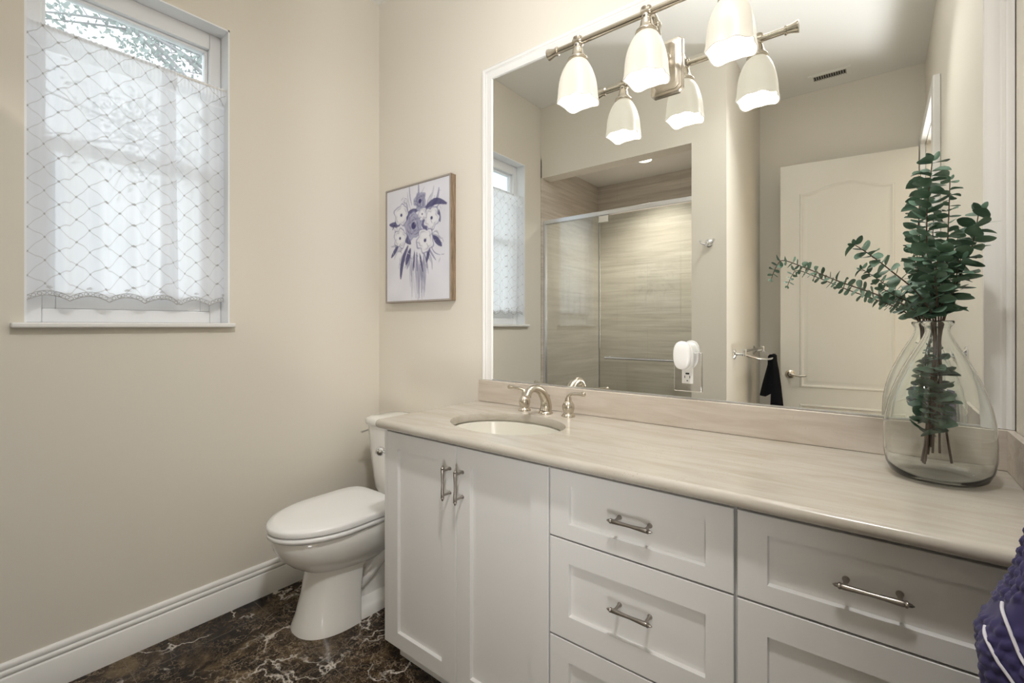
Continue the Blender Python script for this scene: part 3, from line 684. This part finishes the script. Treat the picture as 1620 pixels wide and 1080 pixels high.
b.loft([egg(-.50, -.09, .128, 0, ef=7, eb=4), egg(-.50, -.09, .126, .034, ef=7, eb=4), egg(-.49, -.095, .112, .046, ef=7, eb=4), egg(-.46, -.10, .068, .056, ef=5, eb=4), egg(-.42, -.09, .068, .16, ef=4, eb=4), egg(-.46, -.075, .080, .26, ef=4, eb=4), egg(-.48, -.05, .112, .335, ef=4, eb=5), egg(-.46, -.035, .150, .372, ef=4, eb=6), egg(-.46, -.035, .155, .396, ef=4, eb=6)])   # trapway and deck
for s in (-1, 1): b.tube(smoothpath([(TX+s*.030, -.50, .09), (TX+s*.044, -.40, .13), (TX+s*.050, -.31, .20), (TX+s*.050, -.24, .245), (TX+s*.050, -.17, .21), (TX+s*.048, -.13, .12), (TX+s*.046, -.13, .03)], 6), .037, 14)
b.build('bowl', M_porc, to, sharp=60)
b = MB(); b.loft([egg(-.762, -.280, .178, .3990, eb=4.5), egg(-.764, -.278, .180, .4035, eb=4.5), egg(-.773, -.272, .188, .406, eb=4.5), egg(-.774, -.272, .189, .418, eb=4.5), egg(-.768, -.275, .185, .4230, eb=4.5)]); b.build('seat', M_seat, to, sharp=70)
b = MB(); b.loft([egg(-.752, -.285, .170, .4230, eb=6), egg(-.753, -.284, .171, .4285, eb=6), egg(-.773, -.270, .189, .4300, eb=6), egg(-.776, -.269, .191, .445, eb=6), egg(-.770, -.273, .188, .4525, eb=6), egg(-.745, -.288, .176, .4570, eb=6), egg(-.66, -.33, .12, .4595, eb=4), egg(-.55, -.42, .04, .4605, eb=3)]); b.build('lid', M_seat, to, sharp=70)
for s in (-1, 1): MB().lathe([(.012, -.026), (.013, -.022), (.013, .022), (.012, .026)], (TX+s*.075, -.258, .420), (1, 0, 0), 14).build('hinge', M_seat, to)
def tank(hw, yf, yb, z, n=48, e=7):
    ym = (yf+yb)/2; hd = (yb-yf)/2; out = []
    for i in range(n):
        a = 2*PI*i/n; c, s = math.cos(a), math.sin(a); k = (abs(c)**e+abs(s)**e)**(-1/e); out.append((TX+hw*k*c, ym+hd*k*s - (.010*(1-(c*k)**2) if s < 0 else 0), z))
    return out
b = MB(); b.loft([tank(.120, -.185, -.04, .3965), tank(.148, -.196, -.030, .405), tank(.160, -.203, -.026, .425), tank(.166, -.206, -.024, .455), tank(.188, -.210, -.022, .56), tank(.201, -.214, -.020, .66), tank(.210, -.217, -.019, .7345)]); b.build('tank', M_porc, to, sharp=70)
b = MB(); b.loft([tank(.210, -.218, -.018, .7355), tank(.219, -.225, -.014, .738), tank(.220, -.226, -.013, .758), tank(.216, -.223, -.015, .768), tank(.195, -.212, -.025, .7755), tank(.12, -.17, -.06, .779)]); b.build('tank_lid', M_porc, to, sharp=70)
b = MB(); b.lathe([(.012, 0), (.012, .006), (.006, .010), (.006, .020)], (TX-.206, -.150, .700), (-1, 0, 0), 14)
b.tube([(TX-.222, -.150, .700), (TX-.223, -.190, .698), (TX-.222, -.228, .694)], [.005, .0045, .006], 10); b.build('flush_lever', M_chrome, to)

# paper holder on the cabinet's side
ph = thing('toilet_paper_holder', 'small chrome paper holder on the cabinet side next to the toilet', 'paper holder', (.70, -.44, .70))
for y in (-.500, -.335):
    MB().lathe([(.019, 0), (.019, .003), (.010, .008), (.0065, .016), (.0065, .048), (.010, .052), (.0175, .059), (.0180, .070), (.010, .078), (.001, .0795)], (.7618, y, .743), (-1, 0, 0), 18).build('post', M_chrome, ph, sharp=50)
MB().lathe([(.0085, 0), (.0085, .150)], (.7010, -.4925, .743), (0, 1, 0), 14).build('roller', M_chrome, ph)

# ------------------------------------------------------------------ picture
PX0, PX1, PZ0, PZ1, PD = .1070, .6075, 1.3475, 1.9535, .036
pc = thing('framed_picture', 'blue and white flower painting in a thin wood frame on the wall', 'picture', ((PX0+PX1)/2, -.001, PZ0))
b = MB(); t = .009
for q in ((PX0, PX0+t, PZ0, PZ1), (PX1-t, PX1, PZ0, PZ1), (PX0+t, PX1-t, PZ0, PZ0+t), (PX0+t, PX1-t, PZ1-t, PZ1)): b.box(q[0], q[1], -PD, -.001, q[2], q[3])
fo = b.build('frame', M_wood, pc, smooth=False, bevel=.0012)
b = MB()
for q in ((PX0, PX0+t, PZ0, PZ1), (PX1-t, PX1, PZ0, PZ1), (PX0+t, PX1-t, PZ0, PZ0+t), (PX0+t, PX1-t, PZ1-t, PZ1)): b.box(q[0]+.0008, q[1]-.0008, -PD-.0006, -PD+.0006, q[2]+.0008, q[3]-.0008)
b.build('frame_face', M_woodg, pc, smooth=False)
NX, NZ = 130, 158
rng = np.random.default_rng(5)
U_, V_ = np.meshgrid(np.linspace(0, 1, NX+1), np.linspace(0, 1, NZ+1)); AS = (PZ1-PZ0)/(PX1-PX0)
def fn(fr, seed):
    r = np.random.default_rng(seed); out = np.zeros_like(U_)
    for _ in range(14):
        a, p_, q_ = r.uniform(0, 2*PI), r.uniform(0, 2*PI), r.uniform(.4, 1.6)
        out += np.sin(fr*q_*(U_*math.cos(a)+V_*AS*math.sin(a))+p_)
    return out/14**.5
img = np.zeros((NZ+1, NX+1, 3)); img[:] = (.74, .74, .81); img += (.035*fn(14, 1))[..., None]
def over(mask, col): 
    global img
    img = img*(1-mask[..., None]) + np.array(col)*mask[..., None]
NAVY = (.055, .05, .16); MID = (.20, .20, .36); PALE = (.78, .78, .83); GREY = (.36, .36, .46)
def stroke(p0, p1, w0, col, al=1.0, bend=0):
    (u0, v0), (u1, v1) = p0, p1; dx, dy = u1-u0, (v1-v0)*AS; L2 = dx*dx+dy*dy
    t_ = np.clip(((U_-u0)*dx+(V_-v0)*AS*dy)/L2, 0, 1)
    ox, oy = -dy/L2**.5*bend, dx/L2**.5*bend; k = np.sin(PI*t_)
    d_ = np.hypot(U_-u0-dx*t_-ox*k, (V_-v0)*AS-dy*t_-oy*k)
    wd = w0*np.sin(PI*np.clip(t_*.9+.05, 0, 1))**.6
    over(np.clip((wd-d_)/.006+.5, 0, 1)*al, col)
def bloom(u, v, r, dark):
    d_ = np.hypot(U_-u, (V_-v)*AS); an = np.arctan2((V_-v)*AS, U_-u); rr_ = r*(1+.10*np.sin(5*an+u*9)+.05*np.sin(9*an+v*7))+.006*fn(40, int(u*100))
    over(np.clip((rr_*1.13-d_)/.010+.5, 0, 1)*.75, MID); over(np.clip((rr_-d_)/.008+.5, 0, 1), PALE if not dark else (.42, .42, .56))
    for q_ in (.82, .62, .45) if dark else (.8,):
        over(np.exp(-((d_-rr_*q_)/.009)**2)*.7*(.6+.4*np.sin(4*an+q_*20)), NAVY if dark else GREY)
    over(np.clip((r*(.30 if dark else .17)-d_)/.008+.5, 0, 1), NAVY); 
rp = random.Random(9)
for k in range(34):
    u = .5+rp.gauss(0, .085); stroke((u+rp.gauss(0, .02), rp.uniform(.60, .70)), (u, rp.uniform(.82, 1.02)), rp.uniform(.003, .008), rp.choice([GREY, MID, (.25, .25, .32), GREY]), .8)
for k in range(46):
    a = rp.uniform(-2.9, -.2) if k < 20 else rp.uniform(.2, 2.9); r0 = rp.uniform(.2, .3); r1 = r0+rp.uniform(.10, .2)
    stroke((.5+r0*math.cos(a)*1.0, .40+r0*math.sin(a)/AS*1.0), (.5+r1*math.cos(a), .40+r1*math.sin(a)/AS*1.15), rp.uniform(.006, .02), rp.choice([GREY, GREY, MID, (.5, .5, .6)]), .75, rp.uniform(-.04, .04))
for p0, p1, w_, bd in (((.62, .23), (.95, .22), .035, -.05), ((.30, .30), (.52, .22), .035, -.03), ((.05, .30), (.22, .32), .030, 0), ((.36, .52), (.24, .80), .028, .03), ((.40, .55), (.33, .68), .03, 0), ((.76, .47), (.88, .56), .032, 0), ((.70, .56), (.66, .68), .022, 0), ((.20, .50), (.08, .60), .024, 0), ((.58, .30), (.66, .42), .035, 0), ((.30, .42), (.40, .50), .04, 0), ((.84, .26), (.86, .36), .018, 0), ((.10, .35), (.18, .25), .012, 0), ((.47, .58), (.45, .74), .012, 0), ((.55, .6), (.60, .76), .012, 0)):
    stroke(p0, p1, w_, NAVY, .92, bd)
for q in ((.555, .150, .085, True), (.25, .235, .105, False), (.455, .350, .130, True), (.735, .315, .105, False), (.590, .265, .060, False), (.228, .440, .095, False), (.635, .495, .115, False)): bloom(*q)
for k in range(60):
    u, v_ = rp.uniform(.1, .9), rp.uniform(.06, .66); a = rp.uniform(0, 6.3); stroke((u, v_), (u+.05*math.cos(a), v_+.04*math.sin(a)), .0035, rp.choice([NAVY, GREY, PALE]), .6)
img = np.clip(img, .02, .9)
b = MB(); X0_, X1_, Z0_, Z1_ = PX0+t, PX1-t, PZ0+t, PZ1-t
b.add([(X0_+(X1_-X0_)*i/NX, -PD+.003, Z1_-(Z1_-Z0_)*k/NZ) for k in range(NZ+1) for i in range(NX+1)] , [(k*(NX+1)+i, (k+1)*(NX+1)+i, (k+1)*(NX+1)+i+1, k*(NX+1)+i+1) for k in range(NZ) for i in range(NX)])
M_art = mat('painted_canvas', (.7, .7, .7), .7)
an_ = node(M_art, 'ShaderNodeAttribute'); an_.attribute_name = 'paint'; L(M_art, an_.outputs['Color'], base(M_art))
co = b.build('canvas', M_art, pc, smooth=False)
ca_ = co.data.color_attributes.new('paint', 'FLOAT_COLOR', 'POINT')
ca_.data.foreach_set('color', np.concatenate([img.reshape(-1, 3), np.ones(((NX+1)*(NZ+1), 1))], 1).astype(np.float32).ravel())
MB().box(PX0+t, PX1-t, -PD+.006, -.004, PZ0+t, PZ1-t).build('backing', M_woodg, pc, smooth=False)

# ------------------------------------------------------------------ seen in the mirror
# shower enclosure
se = thing('shower_enclosure', 'frameless glass shower door and side panel with chrome top rail', 'shower door', (.6, -1.65, .10))
MB().box(.022, .519, -1.644, -1.636, .112, 2.068).build('fixed_panel', M_shower, se, smooth=False)
dp = MB().box(.524, 1.214, -1.644, -1.636, .112, 2.060).build('door', M_shower_door, se, smooth=False)
b = MB(); b.lathe([(.008, 0), (.008, .555)], (.592, -1.590, .987), (1, 0, 0), 14)
for x in (.612, 1.126): b.lathe([(.007, 0), (.007, .043), (.011, .044), (.011, .046)], (x, -1.590, .987), (0, -1, 0), 12)
b.build('handle', M_alu, dp)
MB().box(.012, 1.222, -1.656, -1.622, 2.068, 2.102).build('top_rail', M_alu, se, smooth=False, bevel=.004)
MB().box(.011, .030, -1.654, -1.626, .102, 2.068).build('wall_channel', M_alu, se, smooth=False, bevel=.002)
MB().box(.024, 1.220, -1.652, -1.628, .1005, .112).build('bottom_rail', M_alu, se, smooth=False)
MB().box(.522, .600, -1.652, -1.628, 2.018, 2.067).build('hinge', M_chrome, se, smooth=False, bevel=.002)
MB().box(.5195, .5235, -1.646, -1.634, .114, 2.058).build('seal', mat('dark_seal', (.10, .11, .11), .4), se, smooth=False)
# downlight
dl = thing('recessed_downlight', 'round recessed light in the shower ceiling', 'light', (.68, -2.14, 2.60))
MB().lathe([(.075, 0), (.075, -.004), (.055, -.006), (.055, 0)], (.68, -2.14, 2.6068), (0, 0, 1), 28).build('trim_ring', M_white, dl)
MB().lathe([(.054, 0), (.054, -.003)], (.68, -2.14, 2.6068), (0, 0, 1), 28).build('lens', M_lens, dl)
# vent
ve = thing('ceiling_vent', 'white slatted air vent in the ceiling before the door', 'vent', (1.93, -2.44, H-.012))
b = MB(); vx0, vx1, vy0, vy1 = 1.805, 2.057, -2.512, -2.385
for q in ((vx0, vx1, vy0, vy0+.028), (vx0, vx1, vy1-.028, vy1), (vx0, vx0+.028, vy0+.028, vy1-.028), (vx1-.028, vx1, vy0+.028, vy1-.028)): b.box(*q, H-.007, H-.0005)
b.build('frame', M_ceil, ve, smooth=False)
MB().box(vx0+.02, vx1-.02, vy0+.02, vy1-.02, H-.002, H-.0004).build('duct', M_dark, ve, smooth=False)
for k in range(14):
    x = vx0+.032+k*(vx1-vx0-.064)/13
    MB().add([(x-.004, vy0+.028, H-.003), (x+.003, vy0+.028, H-.010), (x+.003, vy1-.028, H-.010), (x-.004, vy1-.028, H-.003), (x-.003, vy0+.028, H-.0025), (x+.004, vy0+.028, H-.0095), (x+.004, vy1-.028, H-.0095), (x-.003, vy1-.028, H-.0025)], [(0,1,2,3),(4,7,6,5),(0,4,5,1),(1,5,6,2),(2,6,7,3),(3,7,4,0)]).build('slat', mat('grey_slat', (.42, .40, .36), .5) if k == 0 else bpy.data.materials['grey_slat'], ve, smooth=False)
# robe hook
rh = thing('robe_hook', 'chrome robe hook on the wall next to the shower', 'hook', (1.335, YB, 1.765))
b = MB(); b.lathe([(.026, 0), (.026, .005), (.020, .010), (.010, .013), (.008, .030)], (1.335, YB+.0002, 1.765), (0, 1, 0), 22)
b.lathe([(.001, -.012), (.010, -.008), (.012, 0), (.010, .008), (.001, .012)], (1.335, YB+.036, 1.765), (0, 1, 0), 16); b.build('rosette', M_chrome, rh)
for s in (-1, 1): 
    b = MB(); pp = smoothpath([(1.335, YB+.034, 1.765), (1.335+s*.018, YB+.040, 1.757), (1.335+s*.036, YB+.044, 1.764), (1.335+s*.042, YB+.045, 1.779)], 5); b.tube(pp, .0055, 10); b.lathe([(.001, -.008), (.007, -.004), (.008, 0), (.007, .004), (.001, .008)], pp[-1], (0, 0, 1), 12); b.build('prong', M_chrome, rh)
# double towel rail with a curved front bar
tb = thing('towel_bar', 'double chrome towel bar with a bowed front rail by the shower', 'towel bar', (XA, -2.1, 1.03))
ya_, yb2_ = -1.79, -2.42; bz = 1.045
for y in (ya_, yb2_):
    b = MB(); b.lathe([(.036, 0), (.036, .005), (.027, .011), (.012, .016), (.0095, .03), (.0095, .068)], (XA+.0002, y, bz-.008), (1, 0, 0), 20); b.lathe([(.013, -.020), (.014, -.014), (.011, 0), (.014, .018), (.012, .026)], (XA+.066, y, bz), (0, 0, 1), 14); b.build('post', M_chrome, tb)
b = MB(); b.lathe([(.0085, -.02), (.0085, .65)], (XA+.066, ya_, bz+.012), (0, -1, 0), 14); b.build('rail', M_chrome, tb)
bow = smoothpath([(XA+.066, ya_, bz-.012), (XA+.112, ya_-.055, bz-.03), (XA+.155, ya_-.16, bz-.045), (XA+.170, (ya_+yb2_)/2, bz-.05), (XA+.155, yb2_+.16, bz-.045), (XA+.112, yb2_+.055, bz-.03), (XA+.066, yb2_, bz-.012)], 8)
MB().tube(bow, .0075, 12).build('bowed_rail', M_chrome, tb)
# black towel over the bowed rail
b = MB(); rings = []; XB, ZBW = XA+.157, bz-.045
for k in range(15):
    a = k/14; y = -2.275+.13*(a-.5); fl = .010*math.sin(a*11); xb = XB+.003-.02*abs(a-.5)**1.5; th_ = .45+.55*math.sin(PI*min(1, max(0, a)))**.5
    prof_ = [(xb-.020, ZBW-.02), (xb-.018, ZBW+.008), (xb-.008, ZBW+.019), (xb+.008, ZBW+.019), (xb+.019, ZBW+.008), (xb+.023, ZBW-.03), (xb+.034+fl*.4, .90), (xb+.046+fl, .78), (xb+.062+fl, .62), (xb+.010+fl, .615), (xb+.006, .74), (xb-.002, .735), (xb-.078-fl, .715), (xb-.060-fl, .80), (xb-.036-fl*.4, .92)]
    rings.append([Vector((xb+(x-xb)*(th_ if z < .97 else 1), -2.275+(y+2.275)*(1+1.2*max(0, ZBW-z)), z)) for x, z in prof_])
b.loft(rings); tag(b.build('hand_towel', M_black, sharp=80), 'black hand towel hanging on the bowed towel rail', 'towel')

# door leaf, open against the back wall
door = thing('door_1', None, None, (2.42, -2.585, 0)); door['kind'] = 'structure'
h0 = Vector((2.420, -2.5845, 0)); f0 = Vector((1.617, -2.4875, 0)); su = (f0-h0).normalized(); DW = (f0-h0).length; nu = Vector((su.y, -su.x, 0))
if nu.y < 0: nu = -nu
DP = lambda s, n_, z: h0+su*s+nu*n_+Vector((0, 0, z))
b = MB(); b.loft([[DP(0, -.035, z), DP(DW, -.035, z), DP(DW, 0, z), DP(0, 0, z)] for z in (.010, 2.44)]); b.build('leaf', M_door, door, smooth=False)
def outline(inset, z0, z1, rise):
    s0, s1 = .125+inset, DW-.125-inset; z0 += inset; z1 -= inset; pts = [(s0, z0), (s1, z0)]
    if rise:
        N_ = 24
        for i in range(N_+1):
            a = i/N_; s = s1+(s0-s1)*a; q = min(1, max(0, (a-.08)/.84)); pts.append((s, z1+rise*(.5-.5*math.cos(2*PI*q))**.75))
    else: pts += [(s1, z1), (s0, z1)]
    return pts
for z0, z1, rise in ((.765, 2.215, .055), (.235, .640, 0)):
    b = MB(); b.loft([[DP(s, n_, z) for s, z in outline(i_, z0, z1, rise)] for i_, n_ in ((0, .0002), (.004, .006), (.012, .008), (.020, .002), (.030, .0012), (.046, .006), (.055, .0065))], False, True); b.build('panel', M_door, door, sharp=35)
lv = DW-.063; b = MB(); b.lathe([(.031, 0), (.031, .006), (.024, .012), (.012, .016), (.011, .05)], DP(lv, .0003, .862), nu, 22)
pp = smoothpath([DP(lv, .046, .862), DP(lv-.02, .052, .860), DP(lv-.06, .052, .852), DP(lv-.105, .050, .856)], 5); b.tube(pp, [.010-.0003*i for i in range(len(pp))], 12); b.build('door_handle', M_nickel, door)
for z in (.25, 1.22, 2.2): MB().lathe([(.007, 0), (.007, .09)], DP(-.004, .006, z-.045), (0, 0, 1), 10).build('hinge', M_nickel, door)

# ------------------------------------------------------------------ navy towel by the right edge
RX = W-.0005
trg = thing('towel_ring', 'chrome towel ring on the side wall holding the navy towel', 'towel ring', (RX, -.745, 1.02))
b = MB(); b.lathe([(.027, 0), (.027, .005), (.018, .010), (.009, .014), (.009, .058)], (RX, -.745, 1.125), (-1, 0, 0), 20); b.build('post', M_chrome, trg)
b = MB(); b.tube([(RX-.056, -.745+.085*math.sin(a), 1.035-.085*math.cos(a)+.0) for a in [2*PI*i/40 for i in range(41)]], .005, 10); b.build('ring', M_chrome, trg)
tw = thing('terry_towel', 'navy bobbled terry towel with white stripes hanging at the worktop end', 'towel', (2.385, -.745, .45))
rt = random.Random(2)
def tow_ring(z, grow=0):
    # outline of the gathered towel at height z: left (room-side) surface follows the photographed silhouette
    zs = [.44, .60, .76, .80, .828, .845, .870, .900, .935, .975, 1.00]
    xl = [2.318, 2.319, 2.316, 2.310, 2.3085, 2.314, 2.325, 2.338, 2.347, 2.355, 2.363]
    hy = [.105, .102, .098, .095, .092, .088, .080, .070, .058, .044, .034]
    x0 = float(np.interp(z, zs, xl)); h = float(np.interp(z, zs, hy)); x1 = RX-.012
    return x0, x1, h
NZr, NT = 150, 170; rings = []
centers = [(rt.random(), rt.random()) for _ in range(10)]
for k in range(NZr+1):
    z = .44+(1.0-.44)*k/NZr; x0, x1, h = tow_ring(z); cx_ = (x0+x1)/2; hx = (x1-x0)/2; ring = []
    for i in range(NT):
        a = 2*PI*i/NT; c, s = math.cos(a), math.sin(a); e = 2.6; kk = (abs(c)**e+abs(s)**e)**(-1/e)
        fold = 1+.05*math.sin(5*a+z*4)+.035*math.sin(9*a-z*7)
        row = math.floor(z/.014); cell = (a/(2*PI)*34+(.5 if row % 2 else 0)+.2*math.sin(row*1.7+a*3)) % 1; zz = (z/.014+.25*math.sin(a*11)) % 1
        bob = max(0, 1-((cell-.5)*2)**2)*max(0, 1-((zz-.5)*2)**2)
        band = .70 < z < 0.0
        stripe_zone = abs((z-.865)-.02*math.sin(a*2)) < .012
        dsp = (.0058*bob**.7) if not stripe_zone else .001
        ring.append((cx_+(hx*fold+dsp)*kk*c, -.745+(h*fold+dsp)*kk*s, z))
    rings.append(ring)
b = MB(); b.loft(rings); b.build('cloth', M_navy, tw, sharp=180)
def surf(a, z, lift):
    x0, x1, h = tow_ring(z); cx_ = (x0+x1)/2; hx = (x1-x0)/2; c, s = math.cos(a), math.sin(a); kk = (abs(c)**2.6+abs(s)**2.6)**(-1/2.6); fold = 1+.05*math.sin(5*a+z*4)+.035*math.sin(9*a-z*7)
    return Vector((cx_+(hx*fold+lift)*kk*c, -.745+(h*fold+lift)*kk*s, z))
for zc, ph_ in ((.902, 0), (.868, .0)):
    b = MB(); b.tube([surf(a, zc-.075*((a-PI)/1.2)+.004*math.sin(a*9), .0045) for a in [PI+.25+1.3*i/50 for i in range(51)]], .0019, 8); b.build('stripe', M_stripe, tw)
b = MB(); b.tube([surf(PI+.16+.05*math.sin(z*20), z, -.0055) for z in [.46+.375*i/30 for i in range(31)]], [.006+.009*math.sin(PI*min(1, (31-i)/12)/2) for i in range(31)], 12); b.build('hem', M_navyb, tw)
